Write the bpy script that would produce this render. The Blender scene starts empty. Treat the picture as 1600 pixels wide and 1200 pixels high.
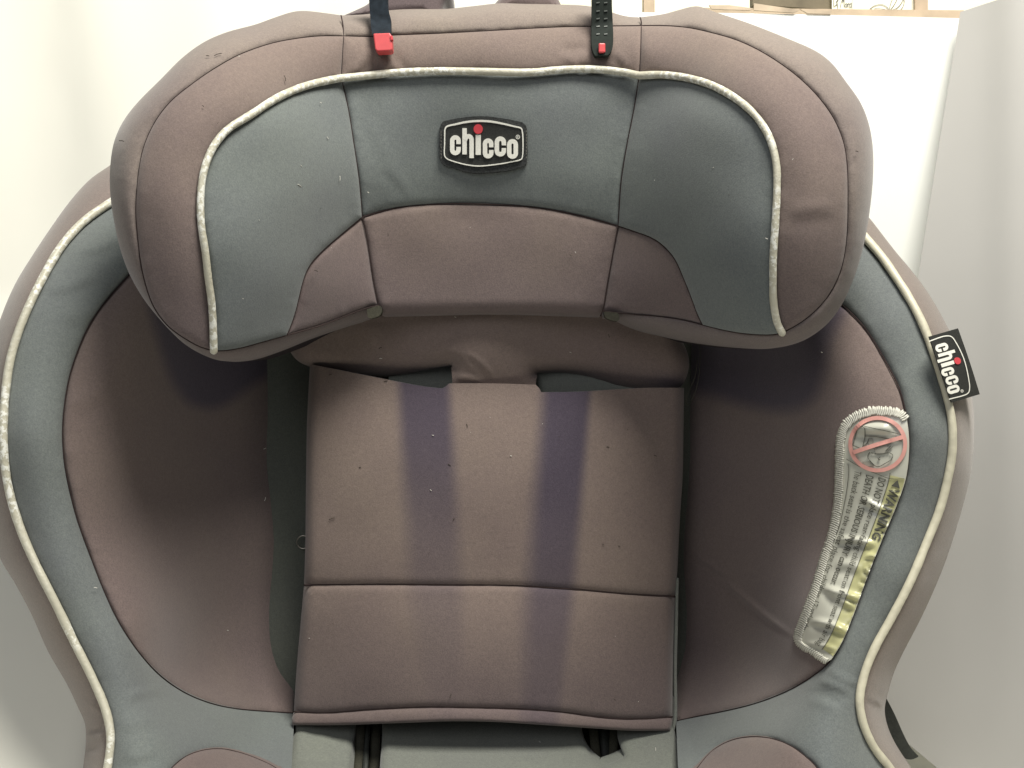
import bpy, math, random
import numpy as np
from mathutils import Vector
from mathutils.geometry import delaunay_2d_cdt
random.seed(4)
rng = np.random.default_rng(7)

# ------------------------------------------------------------------ camera, world, lamps
D = 0.60                    # camera to the reference plane of the seat back (m)
K = 0.56 / 1600.0           # metres per drawing unit on that plane
ZC = 0.245                  # camera height above the table top
S = bpy.context.scene
cam = bpy.data.objects.new('camera', bpy.data.cameras.new('camera'))
S.collection.objects.link(cam)
cam.location = (0, -D, ZC)
cam.rotation_euler = (math.pi / 2, 0, 0)
cam.data.sensor_width = 36
cam.data.lens = 36 * D / 0.56
cam.data.clip_start = 0.01
cam.data.clip_end = 50
S.camera = cam

W = bpy.data.worlds.new('World'); S.world = W; W.use_nodes = True
W.node_tree.nodes['Background'].inputs[0].default_value = (0.93, 0.96, 1.0, 1)
W.node_tree.nodes['Background'].inputs[1].default_value = 0.12
def area(name, loc, target, size, power, col):
    l = bpy.data.lights.new(name, 'AREA'); l.shape = 'DISK'; l.size = size; l.energy = power; l.color = col
    o = bpy.data.objects.new(name, l); S.collection.objects.link(o); o.location = loc
    d = Vector(target) - Vector(loc); o.rotation_euler = d.to_track_quat('-Z', 'Y').to_euler()
    return o
area('ceiling_lamp', (0.24, -0.52, ZC + 0.90), (0.0, 0.05, ZC + 0.15), 0.46, 20.5, (1.0, 0.97, 0.885))
area('front_fill', (-0.4, -1.3, ZC + 0.60), (0, 0, ZC), 0.7, 4.0, (0.95, 0.96, 1.0))  # unseen frontal fill, added to stand for the room's bounce light
S.view_settings.view_transform = 'Standard'
S.view_settings.look = 'None'
S.view_settings.exposure = 0.0
S.view_settings.gamma = 1.0

# ------------------------------------------------------------------ materials
def newmat(name):
    m = bpy.data.materials.new(name); m.use_nodes = True
    nt = m.node_tree; b = nt.nodes['Principled BSDF']
    return m, nt, b
def N(nt, t, **kw):
    n = nt.nodes.new(t)
    for k, v in kw.items():
        if k.startswith('_'): setattr(n, k[1:], v)
        else: n.inputs[k].default_value = v
    return n
def mix(nt, fac, a, b, blend='MIX'):
    n = nt.nodes.new('ShaderNodeMix'); n.data_type = 'RGBA'; n.blend_type = blend
    for s, v in ((0, fac), (6, a), (7, b)):
        if hasattr(v, 'links') or hasattr(v, 'is_output'): nt.links.new(v, n.inputs[s])
        else: n.inputs[s].default_value = v
    return n.outputs[2]
def rgb(r, g, b): return (r, g, b, 1)
def ramp(nt, src, p0, p1, c0=(0,0,0,1), c1=(1,1,1,1)):
    r = nt.nodes.new('ShaderNodeValToRGB'); nt.links.new(src, r.inputs[0])
    r.color_ramp.elements[0].position = p0; r.color_ramp.elements[1].position = p1
    r.color_ramp.elements[0].color = c0; r.color_ramp.elements[1].color = c1
    return r.outputs[0]

def fabric(name, col, tone_col=None, sheen=0.25, grain=0.16):
    m, nt, b = newmat(name)
    tc = N(nt, 'ShaderNodeTexCoord')
    n1 = N(nt, 'ShaderNodeTexNoise', Scale=1500.0, Detail=2.0, Roughness=0.7)
    n2 = N(nt, 'ShaderNodeTexNoise', Scale=16.0, Detail=3.0)
    n3 = N(nt, 'ShaderNodeTexNoise', Scale=520.0, Detail=2.0)
    for n in (n1, n2, n3): nt.links.new(tc.outputs['Object'], n.inputs['Vector'])
    base = rgb(*col)
    if tone_col is not None:  # second tone: unfaded dye on the strap bands, darker patches on the wings
        at = N(nt, 'ShaderNodeAttribute', _attribute_name='fade')
        base = mix(nt, at.outputs['Fac'], base, rgb(*tone_col))
    lo, hi = 1 - grain, 1 + grain
    g1 = ramp(nt, n1.outputs[0], 0.3, 0.7, (lo, lo, lo, 1), (hi, hi, hi, 1))
    g2 = ramp(nt, n2.outputs[0], 0.3, 0.7, (0.93, 0.92, 0.95, 1), (1.06, 1.07, 1.03, 1))
    g3 = ramp(nt, n3.outputs[0], 0.3, 0.7, (0.95, 0.95, 0.96, 1), (1.05, 1.05, 1.04, 1))
    c = mix(nt, 1.0, base, g1, 'MULTIPLY'); c = mix(nt, 1.0, c, g2, 'MULTIPLY'); c = mix(nt, 1.0, c, g3, 'MULTIPLY')
    nt.links.new(c, b.inputs['Base Color'])
    b.inputs['Roughness'].default_value = 0.88
    b.inputs['Specular IOR Level'].default_value = 0.22
    b.inputs['Sheen Weight'].default_value = sheen
    b.inputs['Sheen Roughness'].default_value = 0.5
    bu = N(nt, 'ShaderNodeBump', Strength=0.35, Distance=0.0003)
    nt.links.new(n1.outputs[0], bu.inputs['Height'])
    bu2 = N(nt, 'ShaderNodeBump', Strength=0.3, Distance=0.0010)
    n4 = N(nt, 'ShaderNodeTexNoise', Scale=34.0, Detail=2.0)
    nt.links.new(tc.outputs['Object'], n4.inputs['Vector'])
    nt.links.new(n4.outputs[0], bu2.inputs['Height']); nt.links.new(bu.outputs[0], bu2.inputs['Normal'])
    nt.links.new(bu2.outputs[0], b.inputs['Normal'])
    return m
def plain(name, col, rough=0.5, spec=0.5, coat=0.0, var=0.06, scale=300.0, bump=0.0):
    m, nt, b = newmat(name)
    tc = N(nt, 'ShaderNodeTexCoord')
    n = N(nt, 'ShaderNodeTexNoise', Scale=scale, Detail=4.0); nt.links.new(tc.outputs['Object'], n.inputs['Vector'])
    g = ramp(nt, n.outputs[0], 0.3, 0.7, (1-var,)*3 + (1,), (1+var,)*3 + (1,))
    nt.links.new(mix(nt, 1.0, rgb(*col), g, 'MULTIPLY'), b.inputs['Base Color'])
    b.inputs['Roughness'].default_value = rough; b.inputs['Specular IOR Level'].default_value = spec
    b.inputs['Coat Weight'].default_value = coat; b.inputs['Coat Roughness'].default_value = 0.25
    if bump:
        bu = N(nt, 'ShaderNodeBump', Strength=0.5, Distance=bump)
        nt.links.new(n.outputs[0], bu.inputs['Height']); nt.links.new(bu.outputs[0], b.inputs['Normal'])
    return m
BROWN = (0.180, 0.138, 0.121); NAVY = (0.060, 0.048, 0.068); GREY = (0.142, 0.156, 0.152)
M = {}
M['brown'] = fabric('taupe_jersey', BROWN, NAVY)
M['brown_edge'] = fabric('taupe_edge_jersey', (0.202, 0.166, 0.145), NAVY)  # edge taupe greyed so its colour carries the haze of bloom
M['grey'] = fabric('grey_jersey', GREY, (0.13, 0.15, 0.155))
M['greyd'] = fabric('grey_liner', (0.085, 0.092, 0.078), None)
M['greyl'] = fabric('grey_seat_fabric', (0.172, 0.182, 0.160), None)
M['back'] = plain('dark_foam', (0.03, 0.025, 0.028), 0.95, 0.1)
M['seam'] = plain('dark_seam_thread', (0.040, 0.028, 0.027), 0.9, 0.1)
M['webbing'] = plain('black_webbing', (0.032, 0.035, 0.030), 0.6, 0.4, var=0.25, scale=900, bump=0.0004)
M['olive'] = fabric('olive_webbing', (0.052, 0.050, 0.037), None, sheen=0.0, grain=0.3)
M['strap'] = plain('dark_strap_plastic', (0.016, 0.021, 0.018), 0.8, 0.2, var=0.2, scale=500)
M['red'] = plain('red_plastic', (0.60, 0.075, 0.08), 0.4, 0.5)
M['redfelt'] = plain('red_dot_thread', (0.60, 0.06, 0.075), 0.7, 0.3)
M['black'] = plain('black_woven_badge', (0.022, 0.023, 0.021), 0.65, 0.4, var=0.3, scale=1800, bump=0.0003)
M['blackrim'] = plain('dark_badge_edge', (0.04, 0.042, 0.042), 0.85, 0.2, var=0.4, scale=1200, bump=0.0005)
M['white'] = plain('white_embroidery', (0.78, 0.77, 0.70), 0.6, 0.3, var=0.08, scale=1500)
M['chrome'] = plain('stud_metal', (0.30, 0.28, 0.24), 0.35, 0.6); M['chrome'].node_tree.nodes['Principled BSDF'].inputs['Metallic'].default_value = 1
M['label'] = plain('white_satin_label', (0.50, 0.50, 0.43), 0.32, 0.5, coat=0.15, var=0.05, scale=60)
M['yellow'] = plain('yellow_label_print', (0.47, 0.46, 0.24), 0.32, 0.5, coat=0.15, var=0.2, scale=80)
M['ink'] = plain('label_ink', (0.085, 0.085, 0.07), 0.5, 0.4)
M['inkg'] = plain('label_grey_ink', (0.28, 0.27, 0.23), 0.5, 0.4)
M['pink'] = plain('label_red_print', (0.60, 0.30, 0.26), 0.4, 0.4, var=0.1)
M['thread'] = plain('white_thread', (0.60, 0.59, 0.52), 0.55, 0.4)
M['lint'] = plain('lint', (0.62, 0.60, 0.54), 0.8, 0.2)
M['lintd'] = plain('dark_lint', (0.06, 0.05, 0.04), 0.8, 0.2)
M['board'] = plain('white_board_paint', (0.86, 0.87, 0.83), 0.55, 0.3, var=0.01, scale=14)
M['panel'] = plain('grey_white_panel_paint', (0.47, 0.46, 0.44), 0.55, 0.3, var=0.035, scale=9)
M['sheet'] = plain('cream_sheet_cloth', (0.80, 0.79, 0.71), 0.9, 0.1, var=0.015, scale=9)
M['wall'] = plain('cream_wall_paint', (0.84, 0.82, 0.68), 0.8, 0.2, var=0.02, scale=20)
M['wood'] = plain('beige_wood', (0.42, 0.33, 0.24), 0.6, 0.3, var=0.25, scale=40)
M['kraft'] = plain('kraft_paper', (0.46, 0.37, 0.27), 0.6, 0.3, var=0.3, scale=60)
M['darkbox'] = plain('dark_olive_frame', (0.12, 0.10, 0.065), 0.6, 0.3, var=0.3, scale=50)
M['paper'] = plain('ivory_paper', (0.80, 0.79, 0.66), 0.7, 0.2, var=0.02)
M['table'] = plain('white_table_top', (0.76, 0.75, 0.68), 0.5, 0.4, var=0.02, scale=20)

def piping_mat():   # cream vinyl piping, its film flaking off in pale silvery flecks
    m, nt, b = newmat('worn_cream_piping')
    tc = N(nt, 'ShaderNodeTexCoord')
    n = N(nt, 'ShaderNodeTexNoise', Scale=420.0, Detail=3.0, Roughness=0.6)
    n2 = N(nt, 'ShaderNodeTexNoise', Scale=22.0, Detail=2.0)
    v = N(nt, 'ShaderNodeTexVoronoi', Scale=520.0)
    for q in (n, n2, v): nt.links.new(tc.outputs['Object'], q.inputs['Vector'])
    big = ramp(nt, n2.outputs[0], 0.44, 0.58)
    fine = ramp(nt, n.outputs[0], 0.50, 0.56)
    mul = mix(nt, 1.0, big, fine, 'MULTIPLY')
    c = mix(nt, mul, rgb(0.47, 0.45, 0.36), rgb(0.72, 0.72, 0.66))
    sp = ramp(nt, v.outputs['Distance'], 0.05, 0.3, (0.85,)*3 + (1,), (1, 1, 1, 1))
    c = mix(nt, 0.6, c, sp, 'MULTIPLY')
    nt.links.new(c, b.inputs['Base Color'])
    b.inputs['Roughness'].default_value = 0.42
    bu = N(nt, 'ShaderNodeBump', Strength=0.6, Distance=0.0006)
    nt.links.new(n.outputs[0], bu.inputs['Height']); nt.links.new(bu.outputs[0], b.inputs['Normal'])
    return m
M['piping'] = piping_mat()
M['piping_clean'] = plain('cream_piping', (0.56, 0.53, 0.41), 0.45, 0.5, var=0.10, scale=260, bump=0.0004)

# ------------------------------------------------------------------ helpers
def P(px, py, h):
    s = K * (D - h) / D
    return ((px - 800) * s, -h, ZC + (600 - py) * s)
def P_np(px, py, h):
    s = K * (D - h) / D
    return np.stack([(px - 800) * s, -h, ZC + (600 - py) * s], 1)
def curve(pts, step=4.0, tension=0.5):
    """Centripetal-ish Catmull-Rom through pts, resampled at about step units."""
    p = np.array(pts, float)
    if len(p) > 2:
        a = np.vstack([2*p[0]-p[1], p, 2*p[-1]-p[-2]])
        out = []
        for i in range(1, len(a)-2):
            p0, p1, p2, p3 = a[i-1], a[i], a[i+1], a[i+2]
            L = np.linalg.norm(p2-p1); n = max(2, int(L/2))
            d0, d1, d2 = (max(np.linalg.norm(q)**0.5, 1e-3) for q in (p1-p0, p2-p1, p3-p2))
            t0, t1, t2, t3 = 0, d0, d0+d1, d0+d1+d2
            t = np.linspace(t1, t2, n, endpoint=False)[:, None]
            A1 = (t1-t)/(t1-t0)*p0+(t-t0)/(t1-t0)*p1; A2 = (t2-t)/(t2-t1)*p1+(t-t1)/(t2-t1)*p2; A3 = (t3-t)/(t3-t2)*p2+(t-t2)/(t3-t2)*p3
            B1 = (t2-t)/(t2-t0)*A1+(t-t0)/(t2-t0)*A2; B2 = (t3-t)/(t3-t1)*A2+(t-t1)/(t3-t1)*A3
            out.append((t2-t)/(t2-t1)*B1+(t-t1)/(t2-t1)*B2)
        p = np.vstack(out + [p[-1:]])
    L = np.r_[0, np.cumsum(np.linalg.norm(np.diff(p, axis=0), axis=1))]
    n = max(2, int(round(L[-1]/step))+1)
    u = np.linspace(0, L[-1], n)
    q = np.stack([np.interp(u, L, p[:, 0]), np.interp(u, L, p[:, 1])], 1)
    if step == 4.0 and n > 25:
        for _ in range(6): q[1:-1] = (q[:-2]+2*q[1:-1]+q[2:])/4
    return q
def rev(c): return c[::-1]
def cut(c, p, q):
    """the stretch of curve c between the samples nearest to p and q (in that order)"""
    i = int(np.argmin(((c-np.array(p))**2).sum(1))); j = int(np.argmin(((c-np.array(q))**2).sum(1)))
    return c[i:j+1] if i <= j else c[j:i+1][::-1]
def tps(ctrl, smooth=0.0):
    c = np.array(ctrl, float); X = c[:, :2]/400.0; n = len(c)
    r2 = ((X[:, None]-X[None])**2).sum(2); Kk = r2**1.5 + smooth*np.eye(n)
    Pm = np.hstack([np.ones((n, 1)), X]); A = np.zeros((n+3, n+3)); A[:n, :n] = Kk; A[:n, n:] = Pm; A[n:, :n] = Pm.T
    w = np.linalg.solve(A, np.r_[c[:, 2], 0, 0, 0])
    def f(px, py):
        q = np.stack([np.atleast_1d(px), np.atleast_1d(py)], 1)/400.0
        r = ((q[:, None]-X[None])**2).sum(2)
        return (r**1.5) @ w[:n] + w[n] + q @ w[n+1:]
    return f
def seg_dist(pts, A, B):
    out = np.full(len(pts), 1e9)
    if len(A) == 0: return out
    d = B-A; L2 = (d**2).sum(1)+1e-9
    for s in range(0, len(pts), 4000):
        p = pts[s:s+4000, None]
        t = np.clip(((p-A)*d).sum(2)/L2, 0, 1)
        out[s:s+4000] = np.sqrt((((A+t[..., None]*d)-p)**2).sum(2).min(1))
    return out
def inside(pts, poly):
    x, y = pts[:, 0], pts[:, 1]; r = np.zeros(len(pts), bool); j = len(poly)-1
    for i in range(len(poly)):
        xi, yi = poly[i]; xj, yj = poly[j]
        if yi != yj:
            r ^= ((yi > y) != (yj > y)) & (x < (xj-xi)*(y-yi)/(yj-yi)+xi)
        j = i
    return r
def poly_inset(p, kinds, r):
    area2 = (p[:, 0]*np.roll(p[:, 1], -1)-np.roll(p[:, 0], -1)*p[:, 1]).sum()
    t = np.roll(p, -1, 0)-np.roll(p, 1, 0); t /= np.linalg.norm(t, axis=1)[:, None]+1e-9
    n = np.stack([-t[:, 1], t[:, 0]], 1)
    if area2 < 0: n = -n
    return p+n*r[:, None] if np.ndim(r) else p+n*r
def wrinkle(px, py, lst):
    o = np.zeros(len(px))
    for (x0, y0, x1, y1, w, a) in lst:
        dx, dy = x1-x0, y1-y0; L = math.hypot(dx, dy); ux, uy = dx/L, dy/L
        s = ((px-x0)*ux+(py-y0)*uy)/L; d = (px-x0)*-uy+(py-y0)*ux
        d = d + 3.0*np.sin(s*4.1+x0)
        win = np.clip(s*3.2, 0, 1)*np.clip((1-s)*3.2, 0, 1); win = win*win*(3-2*win)
        o += a*win*(np.exp(-(d/w)**2)-0.55*np.exp(-((d-1.5*w)/(w*1.1))**2))
    return o
_ph = rng.uniform(0, 6.28, 12); _k = rng.uniform(0.012, 0.05, (12, 2))*rng.choice([-1, 1], (12, 2))
def uneven(px, py, amp):
    o = 0
    for i in range(12): o = o+np.sin(px*_k[i, 0]+py*_k[i, 1]+_ph[i])
    return o*amp/3.5
def link(name, me, mat, parent=None, loc=None):
    o = bpy.data.objects.new(name, me); S.collection.objects.link(o)
    if mat is not None and not me.materials: me.materials.append(mat)
    if parent is not None: o.parent = parent
    if loc is not None: o.location = loc
    return o
def mesh(name, v, f, smooth=True):
    me = bpy.data.meshes.new(name); me.from_pydata([tuple(map(float, q)) for q in v], [], [tuple(int(i) for i in q) for q in f])
    me.update()
    if smooth:
        for p in me.polygons: p.use_smooth = True
    return me
def cdt(poly, inner):
    allp = np.vstack([poly, inner]) if len(inner) else poly
    n = len(poly)
    vv, ee, ff, ov, oe, of = delaunay_2d_cdt([Vector((float(a), float(b))) for a, b in allp], [], [list(range(n))], 1, 0.01)
    V = np.array([(q.x, q.y) for q in vv]); return V, ff, ov

def panel(name, pieces, H, mat, parent, seam=(0.0018, 4.5), puff=(0.0022, 26.0), roll=(34.0, 0.022), grid=6.5,
          skirt=0.006, gap=0.75, off=0.0, wr=(), fade=None, amp=0.0002, rings=(1.4, 3.2, 5.6, 9.0, 13.5)):
    pts, kinds = [], []
    for c, k in pieces:
        c = np.asarray(c, float)
        pts.append(c[:-1]); kinds += [k]*(len(c)-1)
    poly = np.vstack(pts); kinds = np.array(kinds)
    keep = np.linalg.norm(poly-np.roll(poly, 1, 0), axis=1) > 0.6
    poly, kinds = poly[keep], kinds[keep]
    A, B = poly, np.roll(poly, -1, 0)
    poly2 = poly_inset(poly, kinds, np.where(kinds == 's', gap, 0.0))
    def bd(q): return seg_dist(q, A, B)
    inner = []
    for r in rings:
        q = poly_inset(poly, kinds, float(r)); q = q[bd(q) > 0.82*r]; q = q[inside(q, poly)]; inner.append(q)
    x0, y0 = poly.min(0); x1, y1 = poly.max(0)
    gx, gy = np.meshgrid(np.arange(x0, x1, grid), np.arange(y0, y1, grid*0.87)); gx[1::2] += grid/2
    q = np.stack([gx.ravel(), gy.ravel()], 1); q = q[inside(q, poly)]; q = q[bd(q) > rings[-1]+grid*0.6]; inner.append(q)
    inner = np.vstack(inner)
    V, F, ov = cdt(poly2, inner)
    px, py = V[:, 0], V[:, 1]
    ds = seg_dist(V, A[kinds == 's'], B[kinds == 's']); do = seg_dist(V, A[kinds == 'o'], B[kinds == 'o'])
    h = H(px, py)+off+uneven(px, py, amp)
    pk = 1+0.07*np.sin(px*0.21+1.3*np.sin(py*0.05))*np.sin(py*0.19+px*0.03)
    h = h-seam[0]*pk*np.exp(-(np.clip(ds, 0, 1e3)/seam[1]))
    pf = np.exp(-(np.clip(ds, 0, 1e3)/puff[1])**1.5)
    E = np.array([(a, b) for t in F for a, b in zip(t, list(t[1:])+[t[0]])], int); E = np.vstack([E, E[:, ::-1]])
    dg = np.bincount(E[:, 0], minlength=len(V)); dg[dg == 0] = 1; free = (np.minimum(ds, do) > 2.5)
    for _ in range(22):
        av = np.bincount(E[:, 0], weights=pf[E[:, 1]], minlength=len(V))/dg; pf = np.where(free, av, pf)
    h = h-puff[0]*pf
    if roll: h = h-roll[1]*(1-np.sqrt(np.clip(1-np.clip(1-do/roll[0], 0, 1)**2, 0, 1)))
    if len(wr): h = h+wrinkle(px, py, wr)
    co = P_np(px, py, h)
    nb = len(poly2)
    # boundary ring, duplicated and pushed back
    idx = {}
    for i, o_ in enumerate(ov):
        for k in o_:
            if k < nb: idx[k] = i
    ring = [idx[k] for k in range(nb) if k in idx]
    base = len(co); co = list(map(tuple, co)); faces = [tuple(f) for f in F]
    s2 = 0
    for i in ring: co.append(co[i])
    for i in ring: x, y, z = co[i]; co.append((x, y+skirt, z))
    R = len(ring)
    for i in range(R):
        j = (i+1) % R; faces.append((base+i, base+j, base+R+j, base+R+i))
    me = mesh(name, co, faces)
    if fade is not None:
        at = me.attributes.new('fade', 'FLOAT', 'POINT')
        f = np.clip(fade(px, py), 0, 1); f = np.r_[f, f[ring], f[ring]]
        at.data.foreach_set('value', f.astype(np.float32))
    # front faces must look at the camera
    me.update()
    return link(name, me, mat, parent)

def solid(name, poly, H, mat, parent, back=0.04, off=-0.007, grid=16.0, inset=2.5, roll=None):
    """closed foam body behind a cover: front face, side wall and back face"""
    A, B = poly, np.roll(poly, -1, 0)
    p2 = poly_inset(poly, None, float(inset))
    x0, y0 = poly.min(0); x1, y1 = poly.max(0)
    gx, gy = np.meshgrid(np.arange(x0, x1, grid), np.arange(y0, y1, grid)); q = np.stack([gx.ravel(), gy.ravel()], 1)
    q = q[inside(q, poly)]; q = q[seg_dist(q, A, B) > grid*0.7]
    r1 = poly_inset(poly, None, 9.0); r1 = r1[seg_dist(r1, A, B) > 7]
    V, F, ov = cdt(p2, np.vstack([q, r1]))
    do = seg_dist(V, A, B); h = H(V[:, 0], V[:, 1])+off
    if roll: h = h-roll[1]*(1-np.sqrt(np.clip(1-np.clip(1-do/roll[0], 0, 1)**2, 0, 1)))
    f = P_np(V[:, 0], V[:, 1], h); n = len(f)
    b = f.copy(); b[:, 1] += back
    idx = {}
    for i, o_ in enumerate(ov):
        for k in o_:
            if k < len(p2): idx[k] = i
    ring = [idx[k] for k in range(len(p2)) if k in idx]; R = len(ring)
    faces = [tuple(t) for t in F]+[tuple(n+i for i in reversed(t)) for t in F]
    for i in range(R):
        a, c = ring[i], ring[(i+1) % R]; faces.append((a, c, n+c, n+a))
    return link(name, mesh(name, np.vstack([f, b]), faces, False), mat, parent)

def tube_geo(path, rad, seg=10, round_end=True):
    p = np.array(path, float); n = len(p); rad = np.full(n, rad) if np.ndim(rad) == 0 else np.array(rad, float)
    if round_end and n > 4:
        t0 = (p[0]-p[1]); t0 /= np.linalg.norm(t0); t1 = (p[-1]-p[-2]); t1 /= np.linalg.norm(t1)
        pre = [p[0]+t0*rad[0]*s for s in (0.95, 0.7, 0.35)]; post = [p[-1]+t1*rad[-1]*s for s in (0.35, 0.7, 0.95)]
        rr = [0.3, 0.71, 0.93]
        p = np.vstack([pre, p, post]); rad = np.r_[[rad[0]*q for q in rr], rad, [rad[-1]*q for q in reversed(rr)]]; n = len(p)
    t = np.gradient(p, axis=0); t /= np.linalg.norm(t, axis=1)[:, None]+1e-12
    up = np.array([0, -1.0, 0]); v = []; f = []
    for i in range(n):
        a = np.cross(t[i], up); la = np.linalg.norm(a); a = a/la if la > 1e-5 else np.array([1.0, 0, 0])
        b = np.cross(a, t[i])
        for k in range(seg):
            th = 2*math.pi*k/seg; v.append(p[i]+rad[i]*(math.cos(th)*a+math.sin(th)*b))
    for i in range(n-1):
        for k in range(seg):
            f.append((i*seg+k, i*seg+(k+1) % seg, (i+1)*seg+(k+1) % seg, (i+1)*seg+k))
    f.append(tuple(reversed(range(seg)))); f.append(tuple((n-1)*seg+k for k in range(seg)))
    return v, f
def tube(name, path, rad, mat, parent=None, seg=10, round_end=True):
    v, f = tube_geo(path, rad, seg, round_end); return link(name, mesh(name, v, f), mat, parent)
def seam_thread(c, H, parent, drop=.0026, r=1.05):
    return tube('seam_thread', P_np(c[:, 0], c[:, 1], H(c[:, 0], c[:, 1])-drop), r*K*.85, M['seam'], parent, 5, False)
def curve_tube(name, c, H, r_units, mat, parent, lift=0.5, seg=12, wob=0.0):
    px, py = c[:, 0], c[:, 1]
    n = len(px); j = np.convolve(rng.normal(0, 1, n+8), np.ones(5)/5, 'same')[4:n+4]
    h = H(px, py)+r_units*K*lift
    q = P_np(px+j*wob, py+j*wob*0.6, h)
    s = (D-h)/D
    return tube(name, q, r_units*K*s*(1+0.05*j), mat, parent, seg)
class Geo:
    def __init__(s): s.v = []; s.f = []
    def add(s, v, f):
        b = len(s.v); s.v += [tuple(q) for q in v]; s.f += [tuple(b+i for i in q) for q in f]
    def build(s, name, mat, parent=None, smooth=False): return link(name, mesh(name, s.v, s.f, smooth), mat, parent)
def slab_geo(front, back):
    n = len(front); v = list(front)+list(back)
    f = [tuple(range(n)), tuple(reversed(range(n, 2*n)))]+[(i, n+i, n+(i+1) % n, (i+1) % n) for i in range(n)]
    return v, f
def slab(name, corners, thick, mat, parent=None, bevel=0.0):
    """corners: (px, py, h) round the front face; thick: metres straight back"""
    fr = [P(*c) for c in corners]; bk = [(x, y+thick, z) for x, y, z in fr]
    o = link(name, mesh(name, *slab_geo(fr, bk), False), mat, parent)
    if bevel:
        m = o.modifiers.new('bevel', 'BEVEL'); m.width = bevel; m.segments = 2
    return o
def box(name, c, s, mat, parent=None, bevel=0.0):
    x, y, z = c; a, b, d = (q/2 for q in s)
    fr = [(x-a, y-b, z-d), (x+a, y-b, z-d), (x+a, y-b, z+d), (x-a, y-b, z+d)]
    o = link(name, mesh(name, *slab_geo(fr, [(q[0], y+b, q[2]) for q in fr]), False), mat, parent)
    if bevel:
        m = o.modifiers.new('bevel', 'BEVEL'); m.width = bevel; m.segments = 2
    return o
def ribbon(g, pts, w, mp, H, off, thick=0.0005, closed=False):
    """stroke of width w (local units) along pts, laid on H; mp maps local units to drawing units"""
    p = np.array(pts, float); n = len(p)
    if closed: t = np.roll(p, -1, 0)-np.roll(p, 1, 0)
    else: t = np.gradient(p, axis=0)
    t /= np.linalg.norm(t, axis=1)[:, None]+1e-9; nn = np.stack([-t[:, 1], t[:, 0]], 1)
    ww = np.full(n, w) if np.ndim(w) == 0 else np.array(w)
    L, R = mp(p+nn*ww[:, None]/2), mp(p-nn*ww[:, None]/2)
    hl, hr = H(L[:, 0], L[:, 1]), H(R[:, 0], R[:, 1])
    a, b = P_np(L[:, 0], L[:, 1], hl+off), P_np(R[:, 0], R[:, 1], hr+off)
    c, d = P_np(L[:, 0], L[:, 1], hl+off-thick), P_np(R[:, 0], R[:, 1], hr+off-thick)
    v = list(a)+list(b)+list(c)+list(d); f = []
    for i in range(n if closed else n-1):
        j = (i+1) % n
        f += [(i, j, n+j, n+i), (i, 2*n+i, 2*n+j, j), (n+i, n+j, 3*n+j, 3*n+i)]
    if not closed: f += [(0, n, 3*n, 2*n), (n-1, 3*n-1, 4*n-1, 2*n-1)]
    g.add(v, f)
def patch(name, poly, mp, H, off, mat, parent, thick=0.001, grid=7.0):
    p = mp(np.array(poly, float))
    q = []
    x0, y0 = p.min(0); x1, y1 = p.max(0)
    gx, gy = np.meshgrid(np.arange(x0, x1, grid), np.arange(y0, y1, grid)); c = np.stack([gx.ravel(), gy.ravel()], 1)
    c = c[inside(c, p)]; c = c[seg_dist(c, p, np.roll(p, -1, 0)) > grid*0.4] if len(c) else c
    V, F, ov = cdt(p, c); h = H(V[:, 0], V[:, 1])+off
    co = [tuple(k) for k in P_np(V[:, 0], V[:, 1], h)]; faces = [tuple(t) for t in F]
    idx = {}
    for i, o_ in enumerate(ov):
        for k in o_:
            if k < len(p): idx[k] = i
    ring = [idx[k] for k in range(len(p)) if k in idx]; R = len(ring); b = len(co)
    for i in ring: co.append(co[i])
    for i in ring: x, y, z = co[i]; co.append((x, y+thick, z))
    for i in range(R): j = (i+1) % R; faces.append((b+i, b+j, b+R+j, b+R+i))
    return link(name, mesh(name, co, faces), mat, parent)
def top(name, label, cat, loc=(0, 0, 0)):
    o = bpy.data.objects.new(name, None); S.collection.objects.link(o); o.empty_display_size = 0.05
    o['label'] = label; o['category'] = cat; return o
ident = lambda p: np.asarray(p, float)

# ------------------------------------------------------------------ setting: wall, table
w = box('wall', (0, 0.36, 0.6), (3.0, 0.02, 2.2), M['wall']); w['kind'] = 'structure'
t = box('table_top', (0, 0.0, -0.0155), (2.2, 0.69, 0.031), M['table'], bevel=0.004); t['kind'] = 'structure'

# left: pale cloth sheet hanging behind the seat and sweeping out over the table
def sheet():
    nx, nz = 90, 110; v = []; f = []
    for j in range(nz):
        tt = j/(nz-1)
        for i in range(nx):
            x = -0.62+0.62*i/(nx-1)+0.02*math.sin(tt*2.0)
            z0 = 0.70*(1-tt)
            y, z = 0.030+0.03*z0, z0
            side = min(1, max(0, (-0.13-x)/0.08)); side = side*side*(3-2*side)
            y -= side*0.15*max(0, (0.30-z0)/0.30)**1.4
            d = (x+0.254+0.13*(z-0.355))
            y += 0.0035*math.exp(-abs(d)/0.035)-0.0007*math.exp(-(d/0.0016)**2)
            y += 0.0025*math.sin(x*31+z*4)*math.sin(z*9+1)+0.0012*math.sin(x*77+z*11)
            v.append((x, y, z))
    for j in range(nz-1):
        for i in range(nx-1): a = j*nx+i; f.append((a, a+1, a+nx+1, a+nx))
    o = link('hanging_sheet', mesh('hanging_sheet', v, f), M['sheet'])
    m = o.modifiers.new('thickness', 'SOLIDIFY'); m.thickness = 0.0012; m.offset = 1
    o['label'] = 'pale cream sheet hanging behind the left side of the seat, faint vertical crease'; o['category'] = 'sheet'
sheet()

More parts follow.
